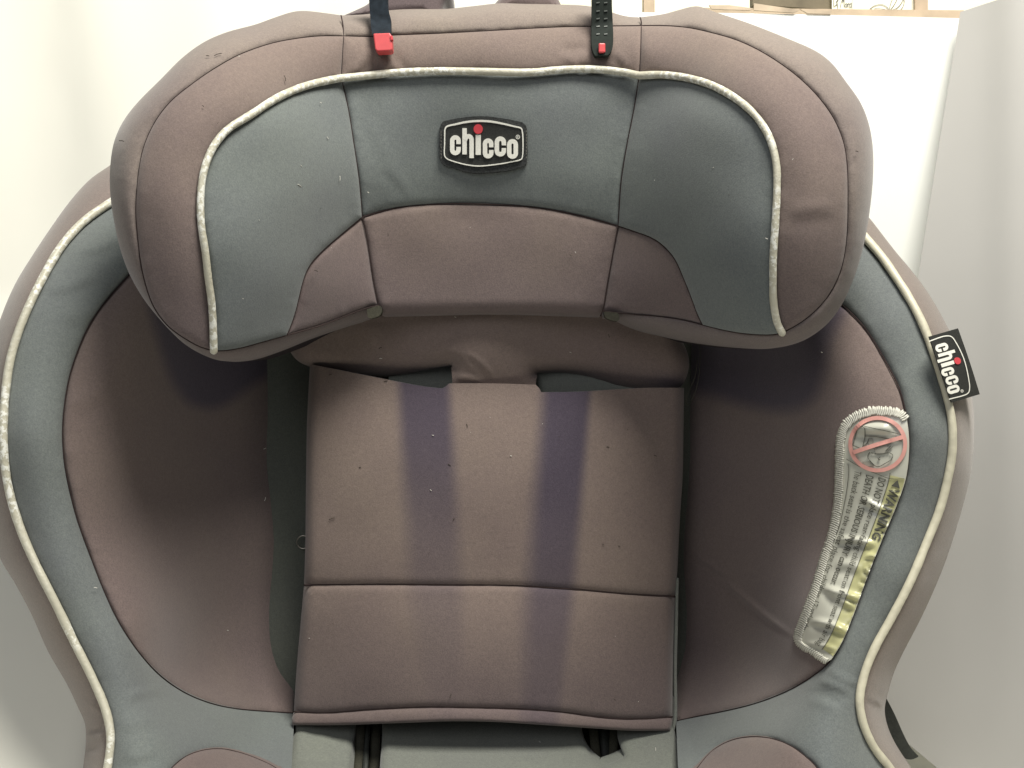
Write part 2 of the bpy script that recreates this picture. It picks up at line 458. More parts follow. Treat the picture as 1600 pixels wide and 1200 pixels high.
# upper right: bright white board standing behind the seat
o = slab('white_board', [(960, 19, -0.135), (1130, 20, -0.135), (1330, 24, -0.135), (1520, 29, -0.135), (1520, 1130, -0.20), (960, 1130, -0.20)], 0.006, M['board'])
o['label'] = 'bright white board standing behind the upper right of the seat'; o['category'] = 'board'
bp = P(1288, 31, -0.1345)
# right: side panel standing nearly parallel to the view
def side_panel():
    cols, nz = 22, 40; v = []; f = []
    for i in range(cols):
        a = i/(cols-1)
        for j in range(nz):
            b = j/(nz-1)
            py = (22-52*a)*(1-b)+(1085+330*a)*b+(-12*math.sin(a*3.1))*(1-b)
            xl = 1505-(py-22)*0.1593
            px = xl+(1760-xl)*a
            h = -0.125+0.00034*(px-xl)+0.003*math.exp(-((px-1585)/30.0)**2)*(1-b)
            v.append(P(px, py, h))
    for i in range(cols-1):
        for j in range(nz-1): a = i*nz+j; f.append((a, a+1, a+nz+1, a+nz))
    o = link('side_panel', mesh('side_panel', v, f), M['panel'])
    m = o.modifiers.new('thickness', 'SOLIDIFY'); m.thickness = 0.004; m.offset = 1
    m = o.modifiers.new('crisp_edges', 'EDGE_SPLIT'); m.split_angle = math.radians(35)
    o['label'] = 'tall grey-white panel standing along the right side of the seat'; o['category'] = 'panel'
side_panel()

# things on the ledge above the board
led = slab('ledge', [(1095, 12, -0.19), (1506, 16, -0.19), (1506, 32, -0.19), (1095, 26, -0.19)], 0.02, M['wood'])
led['label'] = 'beige wooden ledge seen just over the top edge of the white board'; led['category'] = 'ledge'
fr = slab('dark_frame', [(1176, -30, -0.21), (1300, -30, -0.21), (1300, 15, -0.21), (1176, 7, -0.21)], 0.01, M['darkbox'])
fr['label'] = 'dark olive-brown box at the top edge of the picture above the white board'; fr['category'] = 'box'
crd = top('writing_card', 'small ivory card with handwriting propped beside the dark box', 'card')
slab('card', [(1300, -40, -0.205), (1331, -40, -0.205), (1331, 19, -0.205), (1300, 16, -0.205)], 0.001, M['paper'], crd)
Hc = lambda px, py: np.full(len(np.atleast_1d(px)), -0.2045)
g = Geo()
for s in ([(1303, -4), (1303, 5), (1303, 10), (1306, 8), (1308, 6)], [(1310, -6), (1308, 2), (1309, 10), (1309, 16)], [(1306, 3), (1309, 1), (1311, -3)],
          [(1313, 12), (1315, 2), (1317, -2), (1317, 4), (1319, -3), (1319, 10)], [(1322, 5), (1320, 9), (1322, 11), (1324, 7), (1322, 5)],
          [(1324, 6), (1324.5, 11)], [(1324.5, 7), (1326, 4.5), (1327, 6)], [(1330, 5), (1327, 7), (1327, 11), (1330, 10)], [(1330.4, 4), (1330.4, 12)]):
    ribbon(g, curve(s, 1.0), 0.8, ident, Hc, 0.0003, 0.0002)
g.build('handwriting', M['ink'], crd)
skt = top('sketch_sheet', 'ivory sheet with a line drawing of leaves above the white board', 'drawing')
slab('sheet', [(1332, -60, -0.206), (1500, -60, -0.206), (1500, 19, -0.206), (1332, 19, -0.206)], 0.001, M['paper'], skt)
g = Geo()
for s in ([(1359, 14), (1366, 9), (1378, 7), (1386, 11), (1390, 17)], [(1359, 14), (1370, 17), (1380, 17), (1390, 17)], [(1366, 13), (1378, 14), (1389, 16)],
          [(1390, 17), (1391, 8), (1396, -4), (1404, -12)], [(1390, 17), (1402, 12), (1410, 2), (1413, -10)], [(1391, 16), (1398, 6), (1404, -6)],
          [(1404, 18), (1410, 12), (1413, 3), (1412, -4)]):
    ribbon(g, curve(s, 1.5), 0.8, ident, lambda px, py: np.full(len(px), -0.2055), 0.0003, 0.0002)
g.build('leaf_drawing', M['ink'], skt)
post = slab('wall_strip', [(1430, -60, -0.2), (1450, -60, -0.2), (1450, 17, -0.2), (1430, 17, -0.2)], 0.002, M['wood'])
post['label'] = 'narrow beige strip crossing the ivory sheet above the board'; post['category'] = 'strip'
for k, (cs, lb) in enumerate(((([(1178, 5, -0.1335), (1205, 9, -0.1335), (1250, 15, -0.1335), (1240, 20, -0.1335), (1178, 16, -0.1335)]), 'torn brown paper scrap on the top edge of the white board, widest one'),
                              (([(1108, 8, -0.1335), (1140, 8, -0.1335), (1177, 13, -0.1335), (1172, 16, -0.1335), (1112, 14, -0.1335)]), 'slim brown paper scrap on the white board nearest the headrest'),
                              (([(1250, 14, -0.134), (1300, 17, -0.134), (1298, 22, -0.134), (1262, 21, -0.134)]), 'small brown paper scrap on the white board below the dark box'))):
    s = slab('paper_scrap', cs, 0.0012, M['kraft']); s['label'] = lb; s['category'] = 'paper'; s['group'] = 'brown paper scraps on the board'
# pale post behind the headrest gap
po = slab('pale_post', [(1006, -60, -0.22), (1023, -60, -0.22), (1023, 400, -0.22), (1006, 400, -0.22)], 0.01, M['wood'])
po['label'] = 'narrow beige upright behind the headrest beside the right black strap'; po['category'] = 'post'

# ------------------------------------------------------------------ CURVES of the seat
# headrest
HoL = curve([(533,24),(505,20),(465,17),(430,27),(400,38),(355,50),(320,65),(285,90),(250,125),(215,160),(192,190),(178,222),(172,262),(172,300),(178,345),(188,390),(203,430),(225,468),(255,505),(285,535),(312,552),(345,564),(385,562),(430,548),(480,528),(530,511),(574,498)])
HoR = curve([(1000,27),(1037,22),(1066,14),(1090,9),(1112,17),(1169,36),(1225,58),(1277,81),(1300,99),(1322,128),(1345,161),(1358,195),(1364,232),(1364,281),(1358,337),(1350,382),(1338,424),(1330,445),(1315,477),(1292,507),(1262,529),(1240,538),(1210,544),(1169,543),(1124,539),(1075,532),(1042,525),(1000,515),(966,501)])
HoC = curve([(533,24),(575,22),(609,16),(650,14),(695,14),(744,9),(781,5),(819,6),(875,7),(924,10),(955,19),(980,26),(1000,27)])
RsL = curve([(537,56),(500,56),(470,59),(430,66),(400,75),(370,87),(330,110),(300,131),(270,155),(250,178),(235,203),(224,230),(217,262),(213,300),(212,335),(215,370),(219,405),(227,443),(240,479),(262,509),(289,529),(315,543),(334,548)])
RbL = curve([(334,548),(350,548),(375,544),(412,534),(448,524),(506,507),(544,492),(574,481),(592,477)])
RsR = curve([(1002,40),(1037,40),(1075,43),(1112,51),(1150,62),(1187,79),(1225,103),(1255,127),(1281,154),(1304,187),(1319,225),(1324,262),(1325,319),(1323,375),(1317,412),(1310,433),(1296,460),(1274,486),(1247,507),(1222,520)])
RbR = curve([(1222,520),(1210,523),(1169,522),(1131,516),(1098,508),(1067,500),(1033,495),(1000,492),(967,489),(942,486)])
RsC = curve([(537,56),(581,57),(612,55),(687,52),(762,48),(875,42),(924,41),(1002,40)])
PpL = curve([(533,122),(506,127),(469,137),(431,154),(394,178),(356,202),(336,225),(322,255),(316,281),(313,319),(315,356),(321,394),(325,431),(331,475),(333,512),(334,548)])
PpR = curve([(999,118),(1037,117),(1075,122),(1112,133),(1150,154),(1180,180),(1202,214),(1213,255),(1214,300),(1211,356),(1208,405),(1208,437),(1208,465),(1211,489),(1215,507),(1222,520)])
PpC = curve([(533,122),(575,118),(625,113),(690,111),(760,112),(830,113),(875,109),(924,108),(975,113),(999,118)])
D1L = curve([(533,24),(536,40),(537,56)]); D2L = curve([(537,56),(535,86),(533,122)])
D3L = curve([(533,122),(544,169),(553,225),(561,281),(565,325),(566,339)]); D4L = curve([(566,339),(574,375),(585,446),(592,477),(596,493)])
D1R = curve([(1000,27),(1002,33),(1002,40)]); D2R = curve([(1002,40),(1001,80),(999,118)])
D3R = curve([(999,118),(991,169),(980,225),(971,281),(966,353)]); D4R = curve([(966,353),(957,401),(949,446),(942,486),(938,494)])
CsC = curve([(566,339),(600,329),(631,323),(706,318),(762,319),(837,324),(894,334),(931,343),(966,353)])
SsL = curve([(566,339),(536,364),(506,390),(484,414),(474,437),(466,470),(458,500),(448,524)])
SsR = curve([(966,353),(987,360),(1025,375),(1052,401),(1067,432),(1081,467),(1090,492),(1098,508)])
BtC = curve([(596,493),(700,492),(756,491),(850,492),(938,494)])
hr_ctrl = [(567,340,.068),(630,330,.064),(900,335,.064),(750,230,.068),(750,320,.061),(965,350,.068),(535,130,.082),(1000,130,.082),(600,130,.076),(930,130,.076),
 (600,487,.056),(940,487,.056),(750,490,.050),(750,400,.055),(750,110,.078),(750,60,.078),(750,15,.066),(534,60,.084),(534,22,.070),(1000,28,.070),(1000,60,.084),
 (320,300,.145),(1213,300,.145),(450,300,.114),(1090,300,.114),(510,300,.092),(1030,300,.092),(215,300,.149),(1325,300,.149),(175,300,.144),(1362,300,.144),(330,545,.128),(1220,520,.130),
 (450,520,.092),(1095,505,.092),(215,160,.137),(1320,150,.137),(270,160,.142),(1275,160,.142),(360,60,.110),(1180,50,.110),(400,110,.119),(1140,100,.119),(470,130,.100),(1070,120,.100),
 (530,500,.068),(1010,500,.068),(240,480,.139),(1300,460,.139),(450,180,.114),(1090,180,.114),(380,250,.132),(1150,250,.132),(320,420,.141),(1213,420,.141),(450,420,.106),(1090,420,.106)]
H_hr = tps(hr_ctrl, 1.2e-3)
hr_wr = [(545,112,592,82,5,.0008),(612,80,640,110,6,-.0007),(870,76,925,74,7,-.0012),(890,104,925,88,8,.0008),(955,80,985,108,6,.0007),
         (1225,335,1310,322,13,.0006),(560,170,640,300,9,.0002),(590,250,650,315,7,.0002)]

SEAT = top('child_car_seat', 'taupe and grey padded child car seat with cream piping and black straps at its headrest', 'car seat')
head_poly = np.vstack([rev(HoL)[:-1], HoC[:-1], HoR, rev(BtC)])
head_poly = head_poly[np.linalg.norm(head_poly-np.roll(head_poly, 1, 0), axis=1) > 0.5]
HR = solid('headrest', head_poly, H_hr, M['back'], SEAT, back=0.045, off=-0.008, inset=4.0, roll=(34, .022))
def nofade(px, py): return np.zeros(len(px))
def soft(x, a, b): t_ = np.clip((x-a)/(b-a), 0, 1); return t_*t_*(3-2*t_)
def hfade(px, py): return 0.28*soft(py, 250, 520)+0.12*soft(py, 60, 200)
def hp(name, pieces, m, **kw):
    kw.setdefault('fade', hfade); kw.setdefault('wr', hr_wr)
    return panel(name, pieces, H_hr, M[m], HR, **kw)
hp('rim_panel', [(HoL,'o'), (np.array([[574,498],[592,490],[592,477]]),'s'), (rev(RbL),'s'), (rev(RsL),'s'), (rev(D1L),'s')], 'brown_edge', roll=(30,.020), skirt=0.012)
hp('rim_panel', [(HoR,'o'), (np.array([[966,501],[944,496],[942,486]]),'s'), (rev(RbR),'s'), (rev(RsR),'s'), (rev(D1R),'s')], 'brown_edge', roll=(30,.020), skirt=0.012)
hp('rim_panel', [(HoC,'o'), (D1R,'s'), (rev(RsC),'s'), (rev(D1L),'s')], 'brown_edge', roll=(22,.018), skirt=0.012)
hp('border_panel', [(RsL,'s'), (rev(PpL),'s'), (rev(D2L),'s')], 'brown')
hp('border_panel', [(RsR,'s'), (rev(PpR),'s'), (rev(D2R),'s')], 'brown')
hp('border_panel', [(RsC,'s'), (D2R,'s'), (rev(PpC),'s'), (rev(D2L),'s')], 'brown')
hp('wing_cushion', [(PpL,'s'), (cut(RbL,(334,548),(448,524)),'s'), (rev(SsL),'s'), (rev(D3L),'s')], 'grey')
hp('wing_cushion', [(PpR,'s'), (cut(RbR,(1222,520),(1098,508)),'s'), (rev(SsR),'s'), (rev(D3R),'s')], 'grey')
hp('lower_wing_cushion', [(SsL,'s'), (cut(RbL,(448,524),(592,477)),'s'), (rev(cut(D4L,(566,339),(592,477))),'s')], 'brown', puff=(.0035,30))
hp('lower_wing_cushion', [(SsR,'s'), (cut(RbR,(1098,508),(942,486)),'s'), (rev(cut(D4R,(966,353),(942,486))),'s')], 'brown', puff=(.0035,30))
hp('centre_cushion', [(D3L,'s'), (CsC,'s'), (rev(D3R),'s'), (rev(PpC),'s')], 'grey', puff=(.0032,34))
hp('neck_cushion', [(CsC,'s'), (D4R,'s'), (rev(BtC),'o'), (rev(D4L),'s')], 'brown', roll=(20,.010), puff=(.0032,34), skirt=0.02)
for c in (CsC, SsL, SsR, RsL, RsR, RbL, RbR, D1L, D2L, D3L, D4L, D1R, D2R, D3R, D4R, RsC): seam_thread(c, H_hr, HR, .0042)
for c in (PpL, PpR, PpC): curve_tube('piping', c, H_hr, 6.0, M['piping'], HR, lift=-0.22, wob=0.08)
for cs in ([(573,483),(594,478),(595,491),(576,497)], [(944,487),(966,490),(967,501),(946,496)]):
    patch('elastic_binding', curve(cs+[cs[0]], 3)[:-1], ident, H_hr, -0.0012, M['olive'], HR, 0.006)

# fabric of the headrest's back part, rising behind the top edge
Hb = lambda px, py: np.full(len(np.atleast_1d(px)), 0.035)
bk1 = curve([(533,26),(560,14),(580,3),(590,-30),(705,-30),(702,-4),(696,4),(692,30)], 4)
panel('rear_cover', [(bk1,'o'), (np.array([[692,30],[533,26]]),'n')], Hb, M['brown'], HR, roll=(14,.008), fade=lambda x, y: np.full(len(x), 0.5), skirt=.03)
bk2 = curve([(768,20),(772,5),(782,-2),(790,-30),(865,-30),(872,0),(884,18)], 4)
panel('rear_cover', [(bk2,'o'), (np.array([[884,18],[768,20]]),'n')], Hb, M['brown'], HR, roll=(14,.008), fade=lambda x, y: np.full(len(x), 0.35), skirt=.03)

# ------------------------------------------------------------------ seat shell
SoL = curve([(215,225),(171,259),(142,279),(112,311),(82,352),(52,397),(24,443),(2,494),(-18,560),(-30,640),(-31,720),(-20,800),(0,872),(22,909),(49,960),(75,1018),(105,1070),(122,1106),(133,1131),(134,1160),(130,1200),(124,1262)])
SoR = curve([(1320,300),(1358,340),(1379,367),(1400,394),(1422,420),(1443,447),(1465,482),(1487,524),(1506,567),(1517,610),(1522,655),(1521,700),(1516,744),(1502,800),(1476,881),(1442,960),(1411,1020),(1397,1050),(1387,1085),(1382,1108),(1388,1138),(1402,1167),(1425,1202),(1455,1262)])
SpL = curve([(215,290),(172,317),(131,346),(96,385),(72,425),(49,470),(29,518),(15,567),(8,620),(5,670),(7,719),(15,770),(33,829),(56,882),(86,941),(116,1003),(146,1063),(166,1112),(173,1152),(168,1200),(158,1262)])
SpR = curve([(1320,330),(1352,371),(1377,400),(1398,430),(1421,466),(1443,509),(1462,561),(1477,610),(1487,655),(1488,705),(1480,752),(1468,797),(1447,850),(1423,907),(1392,967),(1367,1012),(1350,1055),(1343,1095),(1350,1134),(1367,1170),(1392,1202),(1425,1262)])
WsL = curve([(235,395),(195,437),(165,471),(139,509),(121,550),(109,587),(101,632),(98,677),(101,722),(109,765),(121,812),(139,862),(161,919),(187,973),(217,1019),(251,1056),(292,1084),(337,1101),(375,1108),(412,1111),(458,1114)])
WsR = curve([(1270,440),(1319,479),(1349,509),(1371,542),(1390,576),(1405,606),(1414,640),(1420,677),(1420,715),(1415,750),(1401,790),(1379,842),(1356,900),(1334,960),(1315,1005),(1292,1039),(1277,1051),(1255,1066),(1225,1082),(1180,1099),(1131,1111),(1090,1119),(1058,1126)])
WiL = curve([(420,470),(422,565),(424,625),(427,700),(435,757),(439,800),(440,850),(443,900),(449,960),(455,1012),(459,1070),(458,1114)])
WiR = curve([(1082,470),(1080,560),(1078,640),(1074,740),(1068,830),(1062,910),(1059,1000),(1058,1070),(1058,1126)])
LbL = curve([(236,1262),(250,1225),(268,1200),(292,1181),(319,1172),(345,1170),(375,1176),(405,1187),(431,1200),(445,1215),(449,1262)])
LbR = curve([(1066,1262),(1070,1226),(1090,1200),(1112,1174),(1142,1157),(1176,1151),(1210,1155),(1240,1168),(1262,1185),(1277,1200),(1300,1262)])
sh = []
for x0, s in ((745, -1), (745, 1)):
    X_ = lambda d: x0+s*d
    for y, q in ((480, .0), (650, .0), (850, .0), (1000, .0)):
        sh += [(X_(326), y, -.010+q)]
    for y in (560, 700, 850):
        sh += [(X_(370), y, .004), (X_(460), y, .046), (X_(560), y, .093)]
    sh += [(X_(620), 560, .103), (X_(645), 680, .112), (X_(640), 800, .112), (X_(690), 680, .120), (X_(740), 680, .118), (X_(775), 680, .108),
           (X_(590), 450, .090), (X_(640), 400, .088), (X_(690), 480, .104), (X_(560), 330, .065), (X_(500), 420, .070), (X_(600), 940, .112), (X_(660), 900, .118), (X_(710), 880, .112),
           (X_(520), 960, .093), (X_(430), 960, .030), (X_(360), 980, .000), (X_(460), 1060, .062), (X_(380), 1080, .024), (X_(320), 1110, .010), (X_(530), 1050, .108), (X_(600), 1060, .118),
           (X_(400), 1150, .072), (X_(330), 1160, .040), (X_(500), 1150, .118), (X_(590), 1150, .124), (X_(620), 1160, .118), (X_(400), 1220, .105), (X_(300), 1230, .10), (X_(560), 1240, .14)]
H_sh = tps(sh, 1e-3)
sh_wr = [(1078,856,1150,912,4,.0012),(1108,890,1250,1002,4.5,.0018),(110,395,200,372,8,.0010),(60,455,160,430,10,.0010),(90,500,150,480,12,.0007),
         (1275,1062,1335,1085,6,.0014),(1262,1078,1320,1105,7,-.0013),(1290,1050,1345,1068,6,.0010),(195,1095,260,1072,7,.0010),(180,1130,260,1125,10,.0007),(185,1185,250,1170,9,.0010),
         (128,1142,166,1136,4.5,-.0028),(128,1172,160,1166,4.5,-.0022),(132,1100,160,1112,5,.0012),(1384,1110,1350,1100,5,-.0016),(1390,1140,1362,1125,5,.0015),
         (290,600,420,700,40,.0008),(100,640,180,600,16,.0006)]
def pnt_dist(px, py, c): return seg_dist(np.stack([px, py], 1), c[:-1], c[1:])
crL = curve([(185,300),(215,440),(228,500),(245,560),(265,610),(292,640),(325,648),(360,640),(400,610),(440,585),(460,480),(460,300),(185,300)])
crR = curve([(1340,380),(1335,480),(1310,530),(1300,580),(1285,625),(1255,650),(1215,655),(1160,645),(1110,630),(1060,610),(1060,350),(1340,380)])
def crescent(px, py):  # blends the wings to the darker tone inside two outlines below the headrest
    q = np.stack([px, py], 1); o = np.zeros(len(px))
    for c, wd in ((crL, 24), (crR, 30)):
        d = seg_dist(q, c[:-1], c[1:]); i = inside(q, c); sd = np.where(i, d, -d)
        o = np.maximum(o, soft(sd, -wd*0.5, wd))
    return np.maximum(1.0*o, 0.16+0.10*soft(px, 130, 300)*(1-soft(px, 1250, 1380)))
shell_poly = np.vstack([SoL[:-1], np.array([[124,1262],[1455,1262]]), rev(SoR)[1:-1], np.array([[1320,300],[1250,290],[745,290],[280,225],[215,225]])])
shell_poly = shell_poly[np.linalg.norm(shell_poly-np.roll(shell_poly, 1, 0), axis=1) > 0.5]
def H_body(px, py):
    return H_sh(px, py)
SH = solid('seat_shell', shell_poly, lambda x, y: H_sh(x, y)-0.004-.10*soft(x, 400, 450)*(1-soft(x, 1060, 1110)), M['back'], SEAT, back=0.035, off=-0.010, inset=6.0, grid=18, roll=(40,.03))
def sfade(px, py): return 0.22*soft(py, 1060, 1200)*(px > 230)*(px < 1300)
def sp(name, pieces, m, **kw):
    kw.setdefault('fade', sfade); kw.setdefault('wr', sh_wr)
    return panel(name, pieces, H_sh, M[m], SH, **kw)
sp('edge_panel', [(SoL,'o'), (np.array([[124,1262],[158,1262]]),'n'), (rev(SpL),'s'), (np.array([[215,290],[215,225]]),'n')], 'brown_edge', roll=(44,.034), skirt=.03, puff=(.0015,14))
sp('edge_panel', [(SoR,'o'), (np.array([[1455,1262],[1425,1262]]),'n'), (rev(SpR),'s'), (np.array([[1320,330],[1320,300]]),'n')], 'brown_edge', roll=(44,.034), skirt=.03, puff=(.0015,14))
sp('bolster_panel', [(SpL,'s'), (np.array([[158,1262],[236,1262]]),'n'), (LbL,'s'), (np.array([[449,1262],[452,1200],[458,1114]]),'n'), (rev(WsL),'s'), (np.array([[235,395],[215,290]]),'n')], 'grey', puff=(.0030,24))
sp('bolster_panel', [(SpR,'s'), (np.array([[1425,1262],[1300,1262]]),'n'), (rev(LbR),'s'), (np.array([[1066,1262],[1062,1200],[1058,1126]]),'n'), (rev(WsR),'s'), (np.array([[1270,440],[1320,330]]),'n')], 'grey', puff=(.0030,24))
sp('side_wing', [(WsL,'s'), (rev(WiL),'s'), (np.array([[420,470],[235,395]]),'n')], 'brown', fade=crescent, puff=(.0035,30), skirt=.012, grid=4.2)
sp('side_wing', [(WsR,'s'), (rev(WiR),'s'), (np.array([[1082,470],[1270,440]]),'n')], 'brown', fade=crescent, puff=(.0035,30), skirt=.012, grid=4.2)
sp('leg_cushion', [(LbL,'s'), (np.array([[449,1262],[236,1262]]),'n')], 'brown')
sp('leg_cushion', [(LbR,'s'), (np.array([[1300,1262],[1066,1262]]),'n')], 'brown')
for c in (WsL, WsR, LbL, LbR): seam_thread(c, H_sh, SH, .0040)
for c, pm in ((SpL, 'piping'), (SpR, 'piping_clean')): curve_tube('piping', c, H_sh, 6.5, M[pm], SH, lift=-0.22, wob=0.08)

# back liner seen beside the pad and through the harness slots
H_bk = lambda px, py: np.full(len(px), -0.014)+0.0015*np.sin(py*.02)
lin = np.array([[405,440],[405,1150],[1075,1150],[1100,440],[405,440]], float)
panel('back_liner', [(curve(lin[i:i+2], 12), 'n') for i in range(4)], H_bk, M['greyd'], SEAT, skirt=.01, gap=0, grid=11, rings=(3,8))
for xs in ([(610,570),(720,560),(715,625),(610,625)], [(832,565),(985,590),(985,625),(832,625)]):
    patch('pale_slot_patch', curve(xs+[xs[0]], 10)[:-1], ident, lambda x, y: np.full(len(x), .012), 0, M['greyl'], SEAT, .003)  # lighter patches added ahead of the shaded liner to brighten the slots
# press stud half under the pad
stud = P(474, 847, -0.010)
th = np.linspace(0, 2*math.pi, 25)
tube('press_stud', [(stud[0]+.0036*math.cos(a), stud[1], stud[2]+.0036*math.sin(a)) for a in th], .0004, M['chrome'], SEAT, 6, False)

# shoulder pad above the back pad
H_sp = tps([(440,480,.028),(750,480,.036),(1060,480,.028),(480,560,.024),(750,560,.034),(1070,570,.022),(600,590,.020),(900,590,.020),(770,600,.026),(1020,615,.016)], 1e-4)
sp_poly = curve([(470,470),(452,505),(450,540),(462,562),(490,575),(540,585),(602,590),(644,582),(690,573),(705,571)], 4)
sp_tab = curve([(705,571),(706,585),(707,599)], 4); sp_tab2 = curve([(707,599),(770,602),(837,602)], 4); sp_tab3 = curve([(837,602),(838,592),(840,583)], 4)
sp_r = curve([(840,583),(870,582),(906,587),(940,598),(962,607),(983,612),(1017,616),(1048,614),(1066,603),(1075,583),(1077,563),(1073,547),(1060,520),(1050,470)], 4)
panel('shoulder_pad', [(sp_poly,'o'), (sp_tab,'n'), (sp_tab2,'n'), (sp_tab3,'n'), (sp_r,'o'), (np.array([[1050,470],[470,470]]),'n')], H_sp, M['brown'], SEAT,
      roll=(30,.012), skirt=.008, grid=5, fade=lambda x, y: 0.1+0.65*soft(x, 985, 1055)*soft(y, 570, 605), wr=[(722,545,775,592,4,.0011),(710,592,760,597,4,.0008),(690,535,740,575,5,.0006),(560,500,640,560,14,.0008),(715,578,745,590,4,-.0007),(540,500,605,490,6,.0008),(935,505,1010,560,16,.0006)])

# back pad: two quilted fields and a hem
H_pad = tps([(480,600,.022),(1068,620,.022),(770,600,.030),(770,750,.036),(476,850,.022),(1060,850,.022),(770,914,.034),(460,1110,.022),(1050,1110,.022),(770,1110,.038),(770,1000,.037),(600,750,.033),(930,750,.033),(600,1000,.034),(930,1000,.034),(456,1140,.024),(1048,1140,.024),(770,1140,.040)], 1e-4)
pT = curve([(488,570),(524,577),(599,592),(662,604),(691,607)], 4); pT2 = curve([(691,607),(696,604),(702,599)], 2); pT3 = curve([(702,599),(770,599),(837,601)], 4)
pT4 = curve([(837,601),(842,606),(846,613)], 2); pT5 = curve([(846,613),(906,612),(955,609),(1010,606),(1069,606)], 4)
pL1 = curve([(484,574),(480,650),(478,760),(477,850),(475,914)], 4); pR1 = curve([(1069,606),(1068,680),(1067,740),(1062,818),(1058,900),(1055,932)], 4)
pM = curve([(475,914),(600,913),(700,914),(800,915),(900,921),(980,928),(1055,932)], 4)
pL2 = curve([(475,914),(469,980),(463,1050),(459,1112)], 4); pR2 = curve([(1055,932),(1052,1024),(1051,1080),(1051,1120)], 4)
pH = curve([(459,1112),(509,1114),(575,1109),(662,1105),(750,1106),(816,1108),(881,1113),(925,1119),(969,1123),(1012,1123),(1051,1120)], 4)
pL3 = curve([(459,1112),(456,1124),(457,1133)], 3); pR3 = curve([(1051,1120),(1050,1130),(1047,1142)], 3)
pB = curve([(457,1133),(531,1133),(619,1130),(706,1127),(772,1128),(837,1132),(925,1138),(990,1142),(1047,1142)], 4)
def stripes(px, py):
    y = (py-605)/500.0
    a0, a1 = 622+30*y, 702+26*y; b0, b1 = 848-42*y, 924-44*y
    s1 = soft(px, a0-12-26*y, a0+12+18*y)*(1-soft(px, a1-10-10*y, a1+12+24*y)); s2 = soft(px, b0-16-14*y, b0+16+14*y)*(1-soft(px, b1-8-10*y, b1+9+12*y))
    k1 = 1-0.75*soft(py, 640, 960)-.1*soft(py, 915, 1100); k2 = 1-0.42*soft(py, 700, 1120)
    lo = 0.24*soft(py, 900, 1120)
    return np.maximum(np.maximum(0.95*s1*(0.25+0.75*k1), 1.0*s2*k2), lo+.06)
PAD = panel('back_pad', [(pL1,'o'), (pM,'s'), (rev(pR1),'o'), (rev(pT5),'e'), (rev(pT4),'e'), (rev(pT3),'e'), (rev(pT2),'e'), (rev(pT),'e'), (np.array([[488,570],[484,574]]),'e')],
      H_pad, M['brown'], SEAT, roll=(16,.010), skirt=.010, seam=(.0022,4), puff=(.0018,20), fade=stripes, wr=[(1040,620,900,640,30,-.0012)])
PAD2 = panel('lower_field', [(pM,'s'), (pR2,'o'), (rev(pH),'s'), (rev(pL2),'o')], H_pad, M['brown'], PAD, roll=(16,.010), skirt=.010, seam=(.0022,4), puff=(.0018,20), fade=stripes)
panel('hem', [(pH,'s'), (pR3,'o'), (rev(pB),'o'), (rev(pL3),'o')], H_pad, M['brown'], PAD, roll=(7,.003), skirt=.010, seam=(.0022,4), puff=(.0018,20), fade=stripes, rings=(1.4,3.2,5.6))
seam_thread(pM, H_pad, PAD, .0036, 1.7); seam_thread(pH, H_pad, PAD, .0036, 1.5)
# grey edge binding down the right side of the pad
q = curve([(1058,905),(1057,960),(1055,1040),(1055,1120),(1052,1140)], 5)
curve_tube('edge_binding', q, lambda x, y: H_pad(x, y)-.008, 2.6, M['greyl'], PAD, seg=8)

# seat base pad under the back pad, with the harness slots
H_lo = tps([(460,1140,.020),(1055,1140,.020),(750,1140,.012),(750,1180,.034),(750,1260,.090),(455,1200,.050),(1060,1200,.050),(600,1200,.046),(920,1200,.046),(450,1262,.085),(1075,1262,.085),(750,1105,.0)], 1e-4)
lo_wr = [(450,1184,560,1192,5,-.0025),(490,1150,530,1170,8,.0010),(945,1196,900,1235,5,-.0020),(975,1165,1045,1150,8,.0014),(880,1178,925,1181,4,-.0008),(1000,1180,1050,1160,9,.0010)]
def lp(pieces): return panel('seat_base_cushion', pieces, H_lo, M['greyl'], SEAT, roll=(14,.006), skirt=.012, seam=(.001,4), puff=(.001,14), wr=lo_wr, fade=None)
lp([(curve([(463,1090),(462,1135),(456,1160),(449,1200),(440,1262)]),'o'), (curve([(440,1262),(540,1262)],8),'n'), (curve([(540,1262),(546,1225),(549,1192),(553,1160),(557,1142),(560,1090)]),'o'), (curve([(560,1090),(463,1090)],8),'n')])
midL = curve([(594,1090),(597,1140),(597,1157),(594,1190),(592,1262)]); midR = curve([(908,1090),(911,1150),(923,1180),(941,1196)])
lp([(midL,'o'), (curve([(592,1262),(915,1262)],8),'n'), (curve([(915,1262),(928,1225),(941,1196)]),'s'), (rev(midR),'o'), (curve([(908,1090),(594,1090)],8),'n')])
lp([(curve([(965,1090),(966,1150),(969,1166),(975,1182)]),'o'), (curve([(975,1182),(958,1190),(941,1196)]),'o'), (curve([(941,1196),(928,1225),(915,1262)]),'s'), (curve([(915,1262),(1078,1262)],8),'n'), (curve([(1078,1262),(1066,1205),(1058,1160),(1053,1134),(1053,1090)]),'o'), (curve([(1053,1090),(965,1090)],8),'n')])
